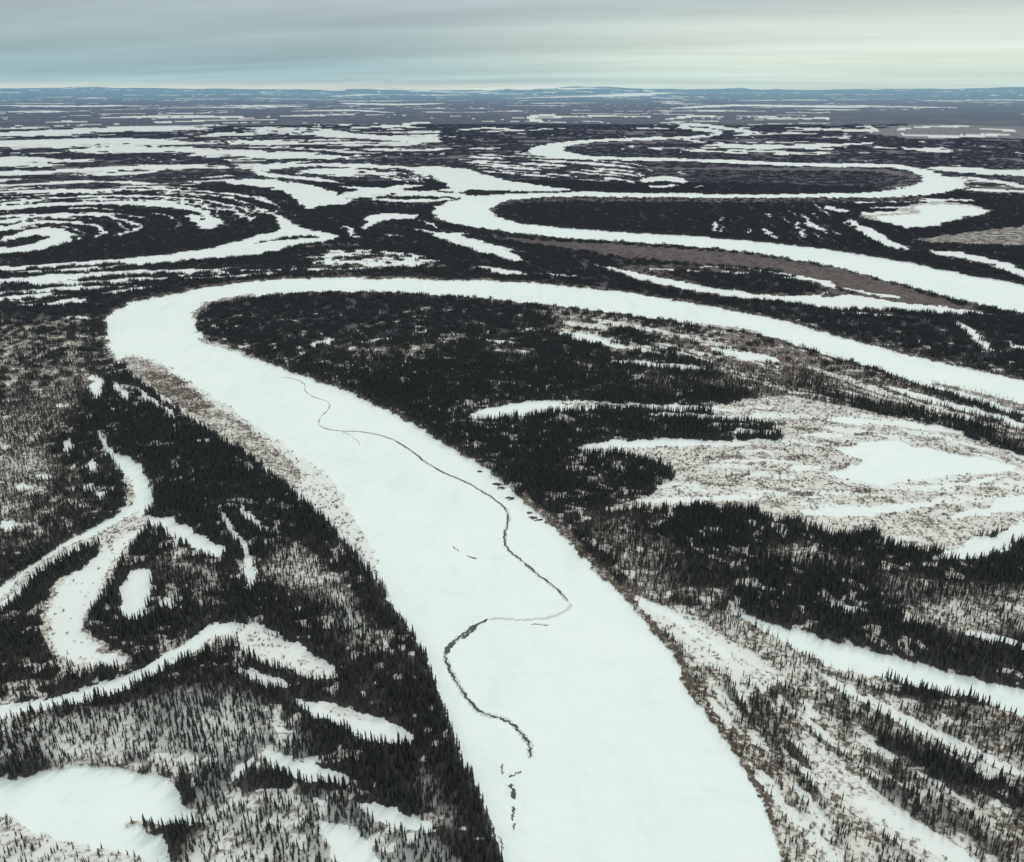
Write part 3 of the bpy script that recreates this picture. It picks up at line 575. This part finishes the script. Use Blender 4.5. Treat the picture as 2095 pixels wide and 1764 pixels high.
def scatter(name,xy,scale,n_kinds,col):
    n=len(xy); fi=look_z(xy)
    me=D.meshes.new(name); me.vertices.add(n); me.vertices.foreach_set('co',np.column_stack([xy,fi]).astype(np.float32).ravel())
    for an,ty,val,key in (('k_scale','FLOAT_VECTOR',np.column_stack([scale[:,0],scale[:,0],scale[:,1]]),'vector'),('k_rot','FLOAT_VECTOR',np.column_stack([np.zeros(n),np.zeros(n),rng.uniform(0,6.28,n)]),'vector'),('k_idx','INT',rng.integers(0,n_kinds,n),'value')):
        a=me.attributes.new(an,ty,'POINT'); a.data.foreach_set(key,np.asarray(val,np.int32 if ty=='INT' else np.float32).ravel())
    ob=D.objects.new(name,me); scene.collection.objects.link(ob)
    g=D.node_groups.new(name+'_scatter','GeometryNodeTree')
    g.interface.new_socket('Geometry',in_out='INPUT',socket_type='NodeSocketGeometry'); g.interface.new_socket('Geometry',in_out='OUTPUT',socket_type='NodeSocketGeometry')
    N=g.nodes;L=g.links; gi=N.new('NodeGroupInput');go=N.new('NodeGroupOutput');ip=N.new('GeometryNodeInstanceOnPoints');ci=N.new('GeometryNodeCollectionInfo')
    ci.inputs['Collection'].default_value=col; ci.inputs['Separate Children'].default_value=True; ci.inputs['Reset Children'].default_value=True
    def na(nm,ty):
        x=N.new('GeometryNodeInputNamedAttribute'); x.data_type=ty; x.inputs['Name'].default_value=nm; return x.outputs['Attribute']
    ip.inputs['Pick Instance'].default_value=True
    L.new(gi.outputs[0],ip.inputs['Points']);L.new(ci.outputs[0],ip.inputs['Instance']);L.new(na('k_idx','INT'),ip.inputs['Instance Index']);L.new(na('k_rot','FLOAT_VECTOR'),ip.inputs['Rotation']);L.new(na('k_scale','FLOAT_VECTOR'),ip.inputs['Scale']);L.new(ip.outputs[0],go.inputs[0])
    md=ob.modifiers.new('scatter','NODES'); md.node_group=g; print(name,n)
    return ob
azs=az_d
def idx_of(xy):
    th=np.arctan2(xy[:,0],xy[:,1]); r=np.hypot(xy[:,0],xy[:,1])
    j=np.clip(np.round((th-azs[0])/(azs[1]-azs[0])).astype(int),0,len(azs)-1)
    i=np.clip(np.searchsorted(rr,r),0,NR-1); return i,j
def look_z(xy): i,j=idx_of(xy); return Z[i,j]
def fan(r0,r1,density):
    A=.5*(r1*r1-r0*r0)*math.radians(89); n=int(A*density)
    r=np.sqrt(rng.uniform(r0*r0,r1*r1,n)); t=rng.uniform(math.radians(-44.5),math.radians(44.5),n)
    xy=np.column_stack([r*np.sin(t),r*np.cos(t)])
    u,v=to_pixels(xy[:,0],xy[:,1]); return xy[(u>-200)&(u<2300)]
def cov(xy): i,j=idx_of(xy); return Ff[i,j],Wf[i,j],Bf[i,j]
# individual trees
xy=fan(300,1350,1/5.0); f_,w_,b_=cov(xy)
k=rng.random(len(xy))<f_**1.35; xy=xy[k]; f_=f_[k]
s=(0.50+.48*f_)*rng.uniform(.55,1.22,len(xy)); s=s*(.75+.5*fbm(xy[:,0]/40,xy[:,1]/40,91,2))
scatter('spruce_forest',xy,np.column_stack([s*rng.uniform(.8,1.1,len(s)),s]),7,cN)
xy=fan(1350,4200,1/115.0); f_,w_,b_=cov(xy); k=(rng.random(len(xy))<f_*1.15)&(f_>.28); xy=xy[k]; f_=f_[k]
hz_=np.interp(np.hypot(xy[:,0],xy[:,1]),[1350,2200,4200],[1.0,.85,.6])
s=(0.6+.40*f_)*rng.uniform(.75,1.2,len(xy)); scatter('spruce_forest',xy,np.column_stack([np.clip(s*np.where(f_<.6,.9,1),.6,1),s*hz_]),6,cM)
xy=fan(4200,11000,1/1150.0); f_,w_,b_=cov(xy); k=(f_>.6); xy=xy[k]; s=rng.uniform(.8,1.2,len(xy)); scatter('spruce_forest',xy,np.column_stack([s,s*.65]),5,cL)
# shrubs
xy=fan(300,1350,1/11.0); f_,w_,b_=cov(xy); cl=fbm(xy[:,0]/14,xy[:,1]/14,95,2)
k=(w_<.95)&(rng.random(len(xy))<np.clip((1.02-w_)*1.3*(cl*2.4-.55),0,1)*(1-.5*f_)); xy=xy[k]
s=rng.uniform(.5,1.25,len(xy)); scatter('willow_brush',xy,np.column_stack([s,s]),5,cW)
xy=fan(1350,3300,1/260.0); f_,w_,b_=cov(xy); k=(w_<.95)&(f_<.6)&(rng.random(len(xy))<(1.0-w_)*1.4); xy=xy[k]
s=rng.uniform(.7,1.2,len(xy)); scatter('willow_brush',xy,np.column_stack([s,s]),5,cWc)
# bare birch
xy=fan(300,1500,1/22.0); f_,w_,b_=cov(xy); k=(b_>.65)&(w_<.62)&(f_<.75)&(rng.random(len(xy))<.7); xy=xy[k]
s=rng.uniform(.5,1.1,len(xy)); scatter('birch_grove',xy,np.column_stack([s,s]),5,cB)
# ---------------------------------------------------------------- sky
SUN_EL,SUN_AZ=math.radians(38),math.radians(28)
w=D.worlds.new('World'); scene.world=w; w.use_nodes=True; nt=w.node_tree; N=nt.nodes; L=nt.links; N.clear()
out=N.new('ShaderNodeOutputWorld'); bg1=N.new('ShaderNodeBackground'); bg2=N.new('ShaderNodeBackground'); mx=N.new('ShaderNodeMixShader')
sky=N.new('ShaderNodeTexSky'); sky.sky_type='NISHITA'; sky.sun_disc=False; sky.sun_elevation=SUN_EL; sky.sun_rotation=SUN_AZ; sky.altitude=400
L.new(sky.outputs[0],bg1.inputs[0]); bg1.inputs[1].default_value=.08
tc=N.new('ShaderNodeTexCoord'); sx=N.new('ShaderNodeSeparateXYZ'); L.new(tc.outputs['Generated'],sx.inputs[0]); x_,y_,z_=sx.outputs
zc=math_(nt,'MAXIMUM',z_,0.0); den=math_(nt,'ADD',zc,.06)
cx_=math_(nt,'DIVIDE',math_(nt,'MULTIPLY',x_,.16),den); cy_=math_(nt,'DIVIDE',math_(nt,'ADD',math_(nt,'MULTIPLY',y_,.62),math_(nt,'MULTIPLY',x_,.14)),den)
cb=N.new('ShaderNodeCombineXYZ'); L.new(cx_,cb.inputs[0]); L.new(cy_,cb.inputs[1])
cn=noise(nt,.9,6,.55,cb.outputs[0]); cn2=noise(nt,.22,3,.5,cb.outputs[0])
def ramp(v,stops):
    r=N.new('ShaderNodeValToRGB'); L.new(v,r.inputs[0]); e=r.color_ramp.elements
    while len(e)<len(stops): e.new(.5)
    for q,(p,c) in zip(e,stops): q.position=p; q.color=(*c,1)
    return r.outputs[0]
zs=math_(nt,'MULTIPLY',zc,5.0)
left=ramp(zs,[(0,(.68,.74,.71)),(.018,(.57,.68,.67)),(.035,(.40,.56,.59)),(.08,(.31,.47,.52)),(.25,(.36,.46,.49)),(.5,(.40,.47,.49)),(1,(.57,.62,.62))])
right=ramp(zs,[(0,(.53,.68,.67)),(.04,(.55,.70,.67)),(.12,(.65,.76,.69)),(.30,(.65,.73,.67)),(.42,(.46,.53,.54)),(.5,(.44,.50,.52)),(1,(.57,.62,.62))])
mr=N.new('ShaderNodeMapRange'); mr.interpolation_type='SMOOTHSTEP'; mr.inputs['From Min'].default_value=-.22; mr.inputs['From Max'].default_value=.36; L.new(math_(nt,'ADD',x_,math_(nt,'MULTIPLY',math_(nt,'SUBTRACT',cn2,.5),.8)),mr.inputs['Value'])
cc=mixc(nt,mr.outputs[0],left,right)
dk_=math_(nt,'ADD',.64,math_(nt,'MULTIPLY',cn,.72))
vm=N.new('ShaderNodeVectorMath'); vm.operation='SCALE'; L.new(cc,vm.inputs[0]); L.new(dk_,vm.inputs['Scale'])
vm2=N.new('ShaderNodeVectorMath'); vm2.operation='SCALE'; L.new(vm.outputs[0],vm2.inputs[0]); L.new(math_(nt,'ADD',1.0,math_(nt,'MULTIPLY',zc,.58)),vm2.inputs['Scale'])
L.new(vm2.outputs[0],bg2.inputs[0]); bg2.inputs[1].default_value=1.0
mx.inputs[0].default_value=.93; L.new(bg1.outputs[0],mx.inputs[1]); L.new(bg2.outputs[0],mx.inputs[2]); L.new(mx.outputs[0],out.inputs[0])
sl_=D.lights.new('sun','SUN'); sl_.energy=1.0; sl_.angle=math.radians(18); sl_.color=(1,.93,.84); so=D.objects.new('sun',sl_); scene.collection.objects.link(so)
dv=Vector((math.sin(SUN_AZ)*math.cos(SUN_EL),math.cos(SUN_AZ)*math.cos(SUN_EL),math.sin(SUN_EL))); so.rotation_euler=dv.to_track_quat('Z','Y').to_euler(); so.location=(0,0,900)
# ---------------------------------------------------------------- camera
cam=D.cameras.new('camera'); cam.sensor_width=36; cam.lens=36*F_PX/2095; cam.clip_start=1; cam.clip_end=400000
co=D.objects.new('camera',cam); scene.collection.objects.link(co); co.location=(0,0,H); co.rotation_euler=(math.pi/2-P,0,0); scene.camera=co
scene.view_settings.view_transform='Standard'; scene.view_settings.look='None'; scene.view_settings.exposure=0
